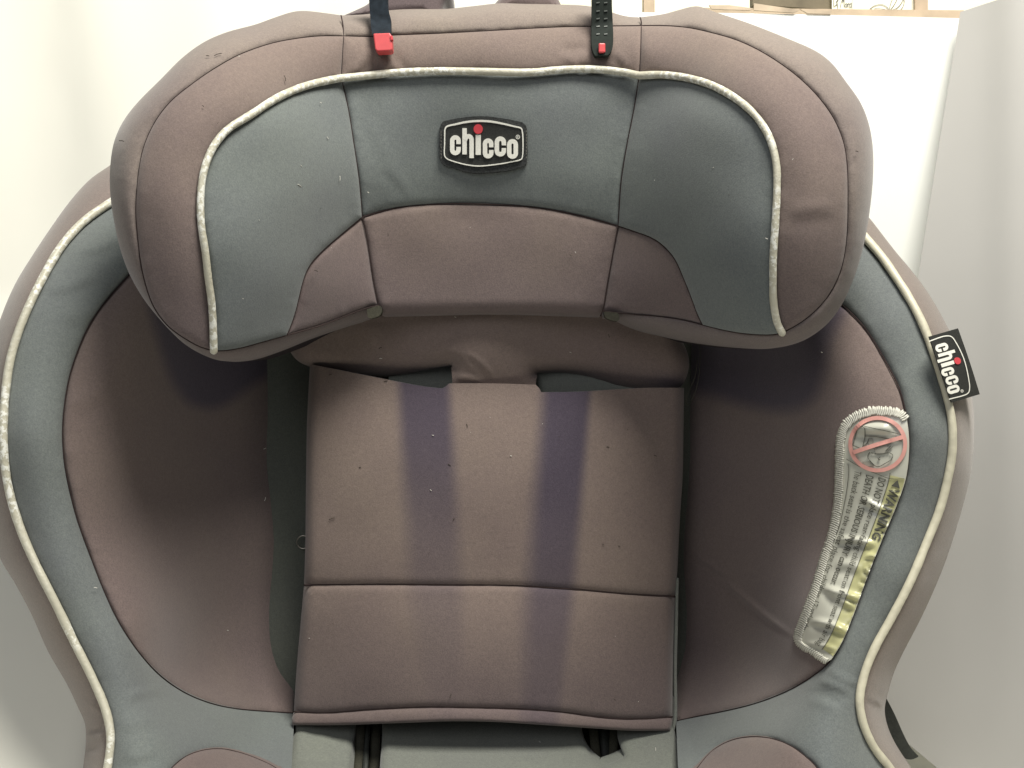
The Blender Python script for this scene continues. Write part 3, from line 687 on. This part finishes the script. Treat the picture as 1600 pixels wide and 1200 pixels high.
# webbing in the slots
def web(pts, wdt, m, h0, h1, thick=.0015):
    c = curve(pts, 4); y = c[:, 1]; hh = np.interp(y, [1090, 1262], [h0, h1])
    g = Geo(); f = lambda px, py: np.interp(py, [1090, 1262], [h0, h1])
    ribbon(g, c, wdt, ident, f, 0.0, thick); return g.build('harness_webbing', M[m], SEAT, True)
web([(563,1095),(562,1150),(558,1200),(556,1262)], 15, 'olive', -.002, .045)
web([(578,1095),(573,1150),(571,1200),(570,1262)], 9, 'webbing', -.004, .046)
web([(590,1095),(586,1150),(585,1200),(584,1262)], 16, 'olive', -.006, .040)
web([(925,1095),(928,1150),(934,1200)], 14, 'olive', -.002, .035)
web([(944,1095),(944,1150),(946,1210)], 20, 'webbing', -.006, .030)
web([(960,1095),(959,1150),(957,1200)], 13, 'olive', -.002, .035)

# ------------------------------------------------------------------ straps over the headrest
def hs(px, py): return H_hr(px, py)
def strap(cs, holes):
    front = curve(cs+[cs[0]], 4)[:-1]
    return front
HsR = lambda px, py: np.maximum(H_hr(px, np.clip(py, 25, 999)), .070)+.0015*np.clip((30-py)/30., -1, 1.5)
c = [(924,-40),(956,-40),(956,0),(955,84),(950,86),(930,87),(926,83),(925,0)]
A1 = patch('adjuster_strap', curve(c[:3]+[(956,82),(950,86)], 4).tolist()+curve([(930,87),(926,83),(925,0),(924,-40)], 4).tolist(), ident, HsR, .0045, M['strap'], SEAT, .004)
g = Geo()
for y in (4, 17, 29, 41, 53):
    for x in (934.5, 946.5):
        ribbon(g, np.array([[x-2.6, y+.4], [x, y], [x+2.6, y-.3]]), 1.8, ident, HsR, .0050, .0005)
g.build('rivet_row', plain('worn_plastic_nibs', (.12,.13,.12), .4, .5), A1)
b = P(940.5, 75.5, float(HsR(np.array([940.]), np.array([75.]))[0])+.0055)
box('red_button', b, (.0032, .002, .0046), M['red'], A1, .0006)
HsL = lambda px, py: np.maximum(H_hr(px, np.clip(py, 25, 999)), .070)+.001
A2 = patch('adjuster_strap', curve([(574,-40),(578,20),(582,56),(586,62)], 4).tolist()+curve([(608,62),(611,55),(610,34),(612,28),(607,20),(606,-40)], 4).tolist(), ident, HsL, .0045, plain('blue_black_strap', (.015,.021,.028), .85, .15, var=.3, scale=400), SEAT, .004)
def red_clip():
    h0 = float(HsL(np.array([597.]), np.array([66.]))[0])+.0075
    c0 = [(583,52,h0),(609,51,h0),(612,56,h0),(613,77,h0),(610,79,h0),(589,80,h0),(586,76,h0)]
    o = slab('red_clip', c0, .007, M['red'], A2, .0007)
    slab('clip_tongue', [(609,56,h0+.0006),(613,55,h0+.0006),(614,62,h0+.0006),(610,63,h0+.0006)], .003, M['redfelt'], A2, .0003)
red_clip()

# ------------------------------------------------------------------ logo
def arc_c(cx, cy, rx, ry, gap0, gap1, n=26):
    return None
def stadium(x0, y0, x1, y1, n=9):
    """closed centre line of a narrow rounded letter, clockwise from the right side's middle"""
    cx = (x0+x1)/2; r = (x1-x0)/2; out = []
    out += [(x1, (y0+y1)/2)]
    out += [(cx+r*math.cos(a), y0+r+r*1.0*-math.sin(a)) for a in np.linspace(0, math.pi, n)]
    out += [(x0, (y0+y1)/2)]
    out += [(cx+r*math.cos(a), y1-r-r*math.sin(a)) for a in np.linspace(math.pi, 2*math.pi, n)]
    return out
def letter_c(x0, y0, x1, y1, w):
    a, b, c, d = x0+w/2, y0+w/2, x1-w/2, y1-w/2; cx = (a+c)/2; r = (c-a)/2; my = (y0+y1)/2
    up = [(c, my-14), (c, b+r)]+[(cx+r*math.cos(t_), b+r-r*math.sin(t_)) for t_ in np.linspace(0.3, math.pi, 9)]+[(a, my)]
    dn = [(cx+r*math.cos(t_), d-r-r*math.sin(t_)) for t_ in np.linspace(math.pi, 2*math.pi-.3, 9)]+[(c, d-r), (c, my+20)]
    return up+dn
def logo(parent, mp, H, off, lw=1.0, border=None):
    w = 56
    g = Geo()
    letters = []
    for nm, strokes in (('c', [letter_c(345,410,480,660,w)]),
                        ('h', [[(527,322),(527,420),(527,650)], [(530,470),(552,432),(585,424),(610,445),(615,490),(615,600),(615,696)]]),
                        ('i', [[(698,405),(698,520),(698,656)]]),
                        ('c', [letter_c(755,450,888,700,w)]), ('c', [letter_c(903,425,1046,676,w)])):
        g = Geo()
        for i, s in enumerate(strokes): ribbon(g, curve(s, 9), (66 if nm == 'i' else w)*lw, mp, H, off+i*.00006, .0007)
        g.build('letter', M['white'], parent)
    g = Geo(); ribbon(g, curve(stadium(1058+28,458+28,1195-28,705-28)+[(1167,581)], 9)[:-1], w*lw, mp, H, off, .0007, closed=True); g.build('letter', M['white'], parent)
    th = np.linspace(0, 2*math.pi, 22, endpoint=False)
    patch('dot', [(697+58*math.cos(a), 332+60*math.sin(a)) for a in th], mp, H, off+.0004, M['redfelt'], parent, .001)
    g = Geo(); ribbon(g, np.stack([1193+22*np.cos(th), 432+24*np.sin(th)], 1), 8, mp, H, off, .0004, closed=True)
    ribbon(g, np.array([[1186,445],[1186,432],[1186,421]]), 5, mp, H, off, .0004); ribbon(g, curve([(1186,421),(1198,424),(1198,431),(1188,434),(1200,445)], 4), 5, mp, H, off+.00004, .0004)
    g.build('registered_mark', M['white'], parent)
mpB = lambda p: np.stack([660+np.asarray(p, float)[:, 0]*.125, 160+np.asarray(p, float)[:, 1]*.125], 1)
bo = curve([(207,345),(250,252),(420,202),(600,178),(760,172),(900,185),(1100,215),(1270,265),(1305,330),(1312,520),(1310,700),(1290,775),(1150,835),(900,870),(700,885),(560,870),(400,820),(250,770),(215,700),(210,520),(207,345)], 24)[:-1]
bo = bo+rng.normal(0, 2.2, bo.shape)
BADGE = patch('logo_badge', bo, mpB, H_hr, .0012, M['blackrim'], SEAT, .004)
inn = curve([(280,345),(300,305),(420,272),(560,243),(700,232),(850,238),(1000,265),(1150,300),(1235,325),(1250,370),(1250,680),(1235,710),(1100,745),(900,778),(700,795),(560,780),(400,740),(310,705),(280,670),(278,500),(280,345)], 14)[:-1]
patch('badge_field', inn, mpB, H_hr, .0018, M['black'], BADGE, .0008)
g = Geo(); ribbon(g, inn, np.interp(inn[:, 1], [240, 330, 680, 800], [27, 17, 13, 15]), mpB, H_hr, .0022, .0006, closed=True); g.build('badge_border', M['white'], BADGE)
logo(BADGE, mpB, H_hr, .0026)
g = Geo()
for x in (232, 1297):
    for k in range(9):
        y = 350+k*40+rng.uniform(-6, 6); ribbon(g, np.array([[x, y], [x+3, y+14], [x+rng.uniform(-4, 6), y+26]]), 4, mpB, H_hr, .0019, .0003)
g.build('badge_stitching', M['inkg'], BADGE)['kind'] = 'stuff'

# side tag with the same logo running down
o_, ux, uy = np.array([1457, 524.]), np.array([31, 104.]), np.array([-38, 10.])
# local frame: s runs down the tag (0..1), t runs from the outer edge (0) to the piping (1)
cT = [np.array(q, float) for q in ((1497,513),(1531,616),(1487,629),(1452,526))]   # outer top, outer bottom, inner bottom, inner top
def tagmap(s, t_):
    s = np.asarray(s)[:, None]; t_ = np.asarray(t_)[:, None]
    a = cT[0]+(cT[1]-cT[0])*s; b = cT[3]+(cT[2]-cT[3])*s
    bow = np.sin(s*math.pi)*3.0*(1-t_)
    return a+(b-a)*t_+bow*np.array([-.95, .3])*-1.0*0.3
def mpT(p):
    p = np.asarray(p, float); return tagmap((p[:, 0]-200)/1110.0, (p[:, 1]-150)/560.0)
H_tag = tps([(1455,524,.119),(1488,628,.119),(1497,513,.104),(1531,616,.101),(1490,570,.114)], 1e-4)
H_tag0 = H_tag
gs = []
for a, b in (((0,0),(1,0)), ((1,0),(1,1)), ((1,1),(0,1)), ((0,1),(0,0))):
    k = np.linspace(0, 1, 14)[:-1]; gs.append(tagmap(a[0]+(b[0]-a[0])*k, a[1]+(b[1]-a[1])*k))
TAG = patch('logo_tag', np.vstack(gs), ident, H_tag, 0.0, M['black'], SEAT, .0012)
g = Geo(); ribbon(g, curve([(270,740),(262,420),(300,318),(420,272),(700,236),(1000,262),(1180,305),(1240,360),(1248,740)], 14), 17, mpT, H_tag, .0004, .0003); g.build('tag_border', M['white'], TAG)
mpT2 = lambda p: mpT(np.stack([np.asarray(p, float)[:, 0]*0.97+22, np.asarray(p, float)[:, 1]*0.98+30], 1))
logo(TAG, mpT2, H_tag, .0005, lw=0.92)

# ------------------------------------------------------------------ warning label
lab_wr = [(1300,842,1372,852,4.5,.0022),(1280,912,1352,944,5,.0024),(1282,926,1345,950,5,.0014),(1262,966,1332,992,5,.0024),(1340,780,1400,800,5,.0016),(1330,664,1400,676,9,.0018),
          (1255,1000,1310,1020,4,.0012),(1350,868,1376,876,3,.0012),(1346,890,1370,896,3,.0012),(1342,905,1366,914,3,-.0012),(1330,960,1346,966,3,.0012),(1322,975,1340,980,3,-.0012),(1318,1000,1330,1004,3,.0012),(1380,818,1396,826,3,.0014),(1300,880,1350,890,8,.0010),(1375,832,1392,838,3,-.0010),(1352,905,1374,912,2.5,.0009),(1338,925,1362,933,2.5,-.0009),(1336,940,1356,948,2.5,.0010),(1355,880,1380,886,2.5,.0009),(1312,1008,1326,1012,2.5,.0010),(1290,930,1340,946,7,.0008),(1390,770,1412,776,3,.0009)]
def H_lab(px, py):
    px = np.atleast_1d(px); py = np.atleast_1d(py)
    dx = seg_dist(np.stack([px, py], 1), WsR[:-1], WsR[1:])
    return H_sh(px, py)+wrinkle(px, py, lab_wr)*1.35 - .0035*np.exp(-(dx/30)**1.5)*0.75 + .0012
labR = rev(cut(WsR, (1417,655), (1297,1031)))
labL = curve([(1418,652),(1407,641),(1382,638),(1359,638),(1334,647),(1317,662),(1309,681),(1307,706),(1306,743),(1304,783),(1298,821),(1290,850),(1284,866),(1271,912),(1257,950),(1243,989),(1241,998),(1248,1010),(1267,1021),(1290,1036),(1297,1031)], 3)
lp_ = np.vstack([labL[:-1], labR[:-1]])
LAB = patch('warning_label', lp_, ident, H_lab, .0006, M['label'], SEAT, .002, grid=3.0)
# curved frame along the seam: u = arc length downward from y=750, v = distance to the left
base = cut(WsR, (1416,742), (1297,1031)); bl = np.r_[0, np.cumsum(np.linalg.norm(np.diff(base, axis=0), axis=1))]
bt = np.gradient(base, axis=0); 
for _ in range(12): bt[1:-1] = (bt[:-2]+bt[1:-1]+bt[2:])/3
bt /= np.linalg.norm(bt, axis=1)[:, None]
def uv(u, v):
    u = np.asarray(u, float); v = np.asarray(v, float)
    x = np.interp(u, bl, base[:, 0]); y = np.interp(u, bl, base[:, 1]); tx = np.interp(u, bl, bt[:, 0]); ty = np.interp(u, bl, bt[:, 1])
    k = 1-.20*np.clip(u/110, 0, 1)
    ov = np.clip(u-bl[-1], 0, 99)
    return np.stack([x-ty*v*k+tx*ov, y+tx*v*k+ty*ov], 1)
uu = np.linspace(6, bl[-1]-6, 60)
yel = np.vstack([uv(uu, np.full(60, 1.2)), uv(uu[::-1], np.full(60, 25.0))])
patch('yellow_band', yel, ident, H_lab, .0009, M['yellow'], LAB, .0003, grid=3.0)
def text(body, u0, u1, v, size_v, mat, name='lettering', bold=0.0, off=.0013):
    cu = bpy.data.curves.new('t', 'FONT'); cu.body = body; cu.resolution_u = 2; cu.offset = bold
    o = bpy.data.objects.new('t', cu); S.collection.objects.link(o)
    dg = bpy.context.evaluated_depsgraph_get(); me = o.evaluated_get(dg).to_mesh()
    v_ = np.array([tuple(q.co) for q in me.vertices]); f = [tuple(p.vertices) for p in me.polygons]
    o.evaluated_get(dg).to_mesh_clear(); bpy.data.objects.remove(o); bpy.data.curves.remove(cu)
    x = v_[:, 0]; x = (x-x.min())/(x.max()-x.min()); y = v_[:, 1]/0.72
    q = uv(u0+x*(u1-u0), v+size_v/2-y*size_v)
    co = P_np(q[:, 0], q[:, 1], H_lab(q[:, 0], q[:, 1])+off)
    return link(name, mesh(name, co, f, False), mat, LAB)
text('WARNING', 26, 112, 12, 17, M['ink'], bold=.03)
text('DO NOT', 15, 58, 36.5, 13, M['ink'], bold=.015)
text('place rear-facing child seat on front seat with air bag.', 63, bl[-1]-4, 36.5, 12, M['ink'])
text('DEATH OR SERIOUS INJURY can occur.', 17, 200, 57, 13, M['ink'], bold=.012)
text('The back seat is the safest place for children 12 and under.', 15, bl[-1]-14, 77, 12, M['ink'])
tri = uv(np.array([23, 11, 23.]), np.array([5, 12, 19.]))
patch('warning_triangle', curve([(tri[0][0], tri[0][1]), (tri[1][0], tri[1][1])], 3).tolist()+curve([(tri[1][0], tri[1][1]), (tri[2][0], tri[2][1])], 3).tolist()+[(tri[2][0], tri[2][1])], ident, H_lab, .0013, M['ink'], LAB, .0003)
g = Geo(); ribbon(g, uv(np.linspace(2, bl[-1]-4, 70), np.full(70, 26.)), .9, ident, H_lab, .0014, .0003)
vl = np.interp(np.linspace(2, bl[-1]-14, 70), [0, 110, 290], [94, 88, 84]); ribbon(g, uv(np.linspace(2, bl[-1]-14, 70), vl), .8, ident, H_lab, .0014, .0003)
ribbon(g, curve([(1322,717),(1345,730),(1372,741),(1392,748),(1413,748)], 4), .8, ident, H_lab, .0014, .0003)
g.build('label_frame_lines', M['ink'], LAB)
th = np.linspace(0, 2*math.pi, 60, endpoint=False)
g = Geo(); ribbon(g, np.stack([1371.5+43*np.cos(th), 694+41*np.sin(th)], 1), 6.2, ident, H_lab, .0016, .0004, closed=True)
ribbon(g, curve([(1333,707),(1372,694),(1410,683)], 4), 6.5, ident, H_lab, .0019, .0004); g.build('prohibition_sign', M['pink'], LAB)
mz = lambda L: [(1200+x*.1916, 620+y*.1916) for x, y in L]
g = Geo()
for L in ([(735,240),(715,310),(690,395)], [(762,235),(785,255),(790,320),(770,415)], [(785,240),(900,265),(1060,300)], [(790,320),(880,325),(1090,360)], [(775,400),(805,380),(820,350)], [(690,395),(765,425)],
          [(830,450),(812,485),(835,525),(890,570),(960,540),(1005,510),(1018,475),(990,455)], [(960,440),(1000,400)], [(975,450),(1015,405)], [(840,455),(900,465),(985,455)], [(895,495),(905,520)], [(912,492),(900,510),(915,512)]):
    ribbon(g, curve(mz(L), 2), 1.0, ident, H_lab, .0014, .0003)
g.build('pictogram_lines', M['ink'], LAB)
for L in ([(815,340),(850,335),(860,370),(835,395),(815,370)], [(770,530),(830,525),(870,560),(840,568),(790,560)], [(865,425),(950,400),(985,430),(950,460),(880,460)], [(960,385),(1005,350),(1010,370),(975,400)]):
    L = curve(mz(L+[L[0]]), 2)[:-1]; patch('pictogram_fill', L, ident, H_lab, .0011, M['inkg'], LAB, .0003)
# overlocked edge: short white threads across the border
g = Geo()
c = cut(labL, (1418,652), (1290,1036)); tt = np.gradient(c, axis=0); tt /= np.linalg.norm(tt, axis=1)[:, None]
cl = np.r_[0, np.cumsum(np.linalg.norm(np.diff(c, axis=0), axis=1))]
s = 0.0
while s < cl[-1]:
    x, y = np.interp(s, cl, c[:, 0]), np.interp(s, cl, c[:, 1]); tx, ty = np.interp(s, cl, tt[:, 0]), np.interp(s, cl, tt[:, 1])
    nx, ny = -ty, tx
    if (x-1360)*nx+(y-800)*ny > 0 and y < 900: nx, ny = -nx, -ny
    if y >= 900 and (1300-x)*nx+(930-y)*ny < 0: nx, ny = -nx, -ny
    fr_ = 0.8 if y > 660 else 1.2
    j = rng.normal(0, .5*fr_, 4); L = 11.5 if y < 1000 else 8
    pts = [(x-nx*(1.6*fr_+j[0])+tx*j[1], y-ny*(1.6*fr_+j[0])+ty*j[1]), (x+nx*L*.4, y+ny*L*.4), (x+nx*(L+j[2])+tx*2.2, y+ny*(L+j[2])+ty*2.2)]
    q = curve(pts, 2.5); hh = H_lab(q[:, 0], q[:, 1])+.0012; hh[0] -= .0012
    v_, f_ = tube_geo(P_np(q[:, 0], q[:, 1], hh), (.00042, .00042)[0], 5, False); g.add(v_, f_); s += 3.3
o = g.build('edge_stitching', M['thread'], LAB, True); o['kind'] = 'stuff'

# ------------------------------------------------------------------ black strap lower right, thread loop, lint
def hbs(px, py): return np.full(len(px), .045)
patch('lower_strap', curve([(1385,1091),(1398,1116),(1413,1150),(1424,1170),(1435,1181)], 4).tolist()+curve([(1434,1183),(1425,1188),(1415,1187),(1395,1165),(1375,1140),(1370,1110),(1380,1092)], 4).tolist(), ident, hbs, 0, M['webbing'], SEAT, .002)
loop = curve([(1092,520),(1094,560),(1090,600),(1080,628),(1073,636),(1070,628),(1076,612),(1086,590),(1090,560)], 4)
tube('loose_thread', P_np(loop[:, 0], loop[:, 1], np.full(len(loop), .03)), .00018, M['olive'], SEAT, 5, False)
gl, gd = Geo(), Geo()
def speck(g, px, py, H, L, th, r=.00016, curl=.12):
    n = 5; a = np.array([th+curl*(i-2) for i in range(n)]); x = px+np.r_[0, np.cumsum(np.cos(a)*L/n)]; y = py+np.r_[0, np.cumsum(np.sin(a)*L/n)]
    v_, f_ = tube_geo(P_np(x, y, H(x, y)+.0003), r, 5, False); g.add(v_, f_)
for px, py, H, L, th in ((511,214,H_hr,4,1),(465,288,H_hr,7,.6),(531,275,H_hr,8,1.6),(470,258,H_hr,3,1),(500,160,H_hr,3,.4),(574,300,H_hr,3,.5),(372,88,H_hr,3,.1),
                         (415,777,H_sh,6,1.9),(147,918,H_sh,5,.2),(355,985,H_sh,2,.1),(675,680,H_pad,3,.2),(672,765,H_pad,3,.8),(797,712,H_pad,3,.3),(890,550,H_sp,3,.5),(1283,550,H_sh,2,.5),
                         (412,702,H_sh,4,-.5),(593,560,H_sp,4,.1),(842,1158,H_lo,3,.7),(1024,1168,H_lo,5,1.5),(1196,372,H_hr,4,.5),(710,495,H_sp,3,.4)):
    speck(gl, px, py, H, L, th)
for px, py, H, L, th in ((444,118,H_hr,9,1.3),(316,165,H_hr,3,.5),(322,87,H_hr,5,.1),(335,87,H_hr,12,-.3),(186,220,H_hr,8,.1),(606,364,H_hr,5,1.5),(890,398,H_hr,3,.3),(491,422,H_hr,6,.4),
                         (592,545,H_sp,5,-.5),(514,586,H_pad,5,-.3),(600,596,H_pad,5,-.1),(729,662,H_pad,6,1.4),(948,698,H_pad,4,.2),(700,725,H_pad,5,.6),(514,812,H_pad,10,-.3),(561,730,H_pad,3,.2),(703,1090,H_pad,7,-1.2),
                         (941,850,H_pad,3,.3),(966,853,H_pad,3,.3),(708,813,H_pad,4,-1),(1337,236,H_hr,4,.3),(960,1092,H_pad,3,1),(1022,712,H_pad,4,.2),(950,522,H_sp,6,1.2),(957,520,H_sp,7,.9)):
    speck(gd, px, py, H, L, th, .00017)
for k in range(18):
    x, y = rng.uniform(480, 1050), rng.uniform(620, 1100); speck(gd if k % 3 else gl, x, y, H_pad, rng.uniform(1, 3), rng.uniform(0, 3), .00009)
for k in range(16):
    x, y = rng.uniform(250, 1280), rng.uniform(130, 470); speck(gd if k % 2 else gl, x, y, H_hr, rng.uniform(1, 3), rng.uniform(0, 3), .00009)
for gq, nm, mt, lb in ((gl, 'pale_lint', 'lint', 'pale specks of lint scattered over the seat fabric'), (gd, 'dark_lint', 'lintd', 'dark specks and hairs of lint scattered over the seat fabric')):
    o = gq.build(nm, M[mt], None, True); o['kind'] = 'stuff'; o['label'] = lb; o['category'] = 'lint'
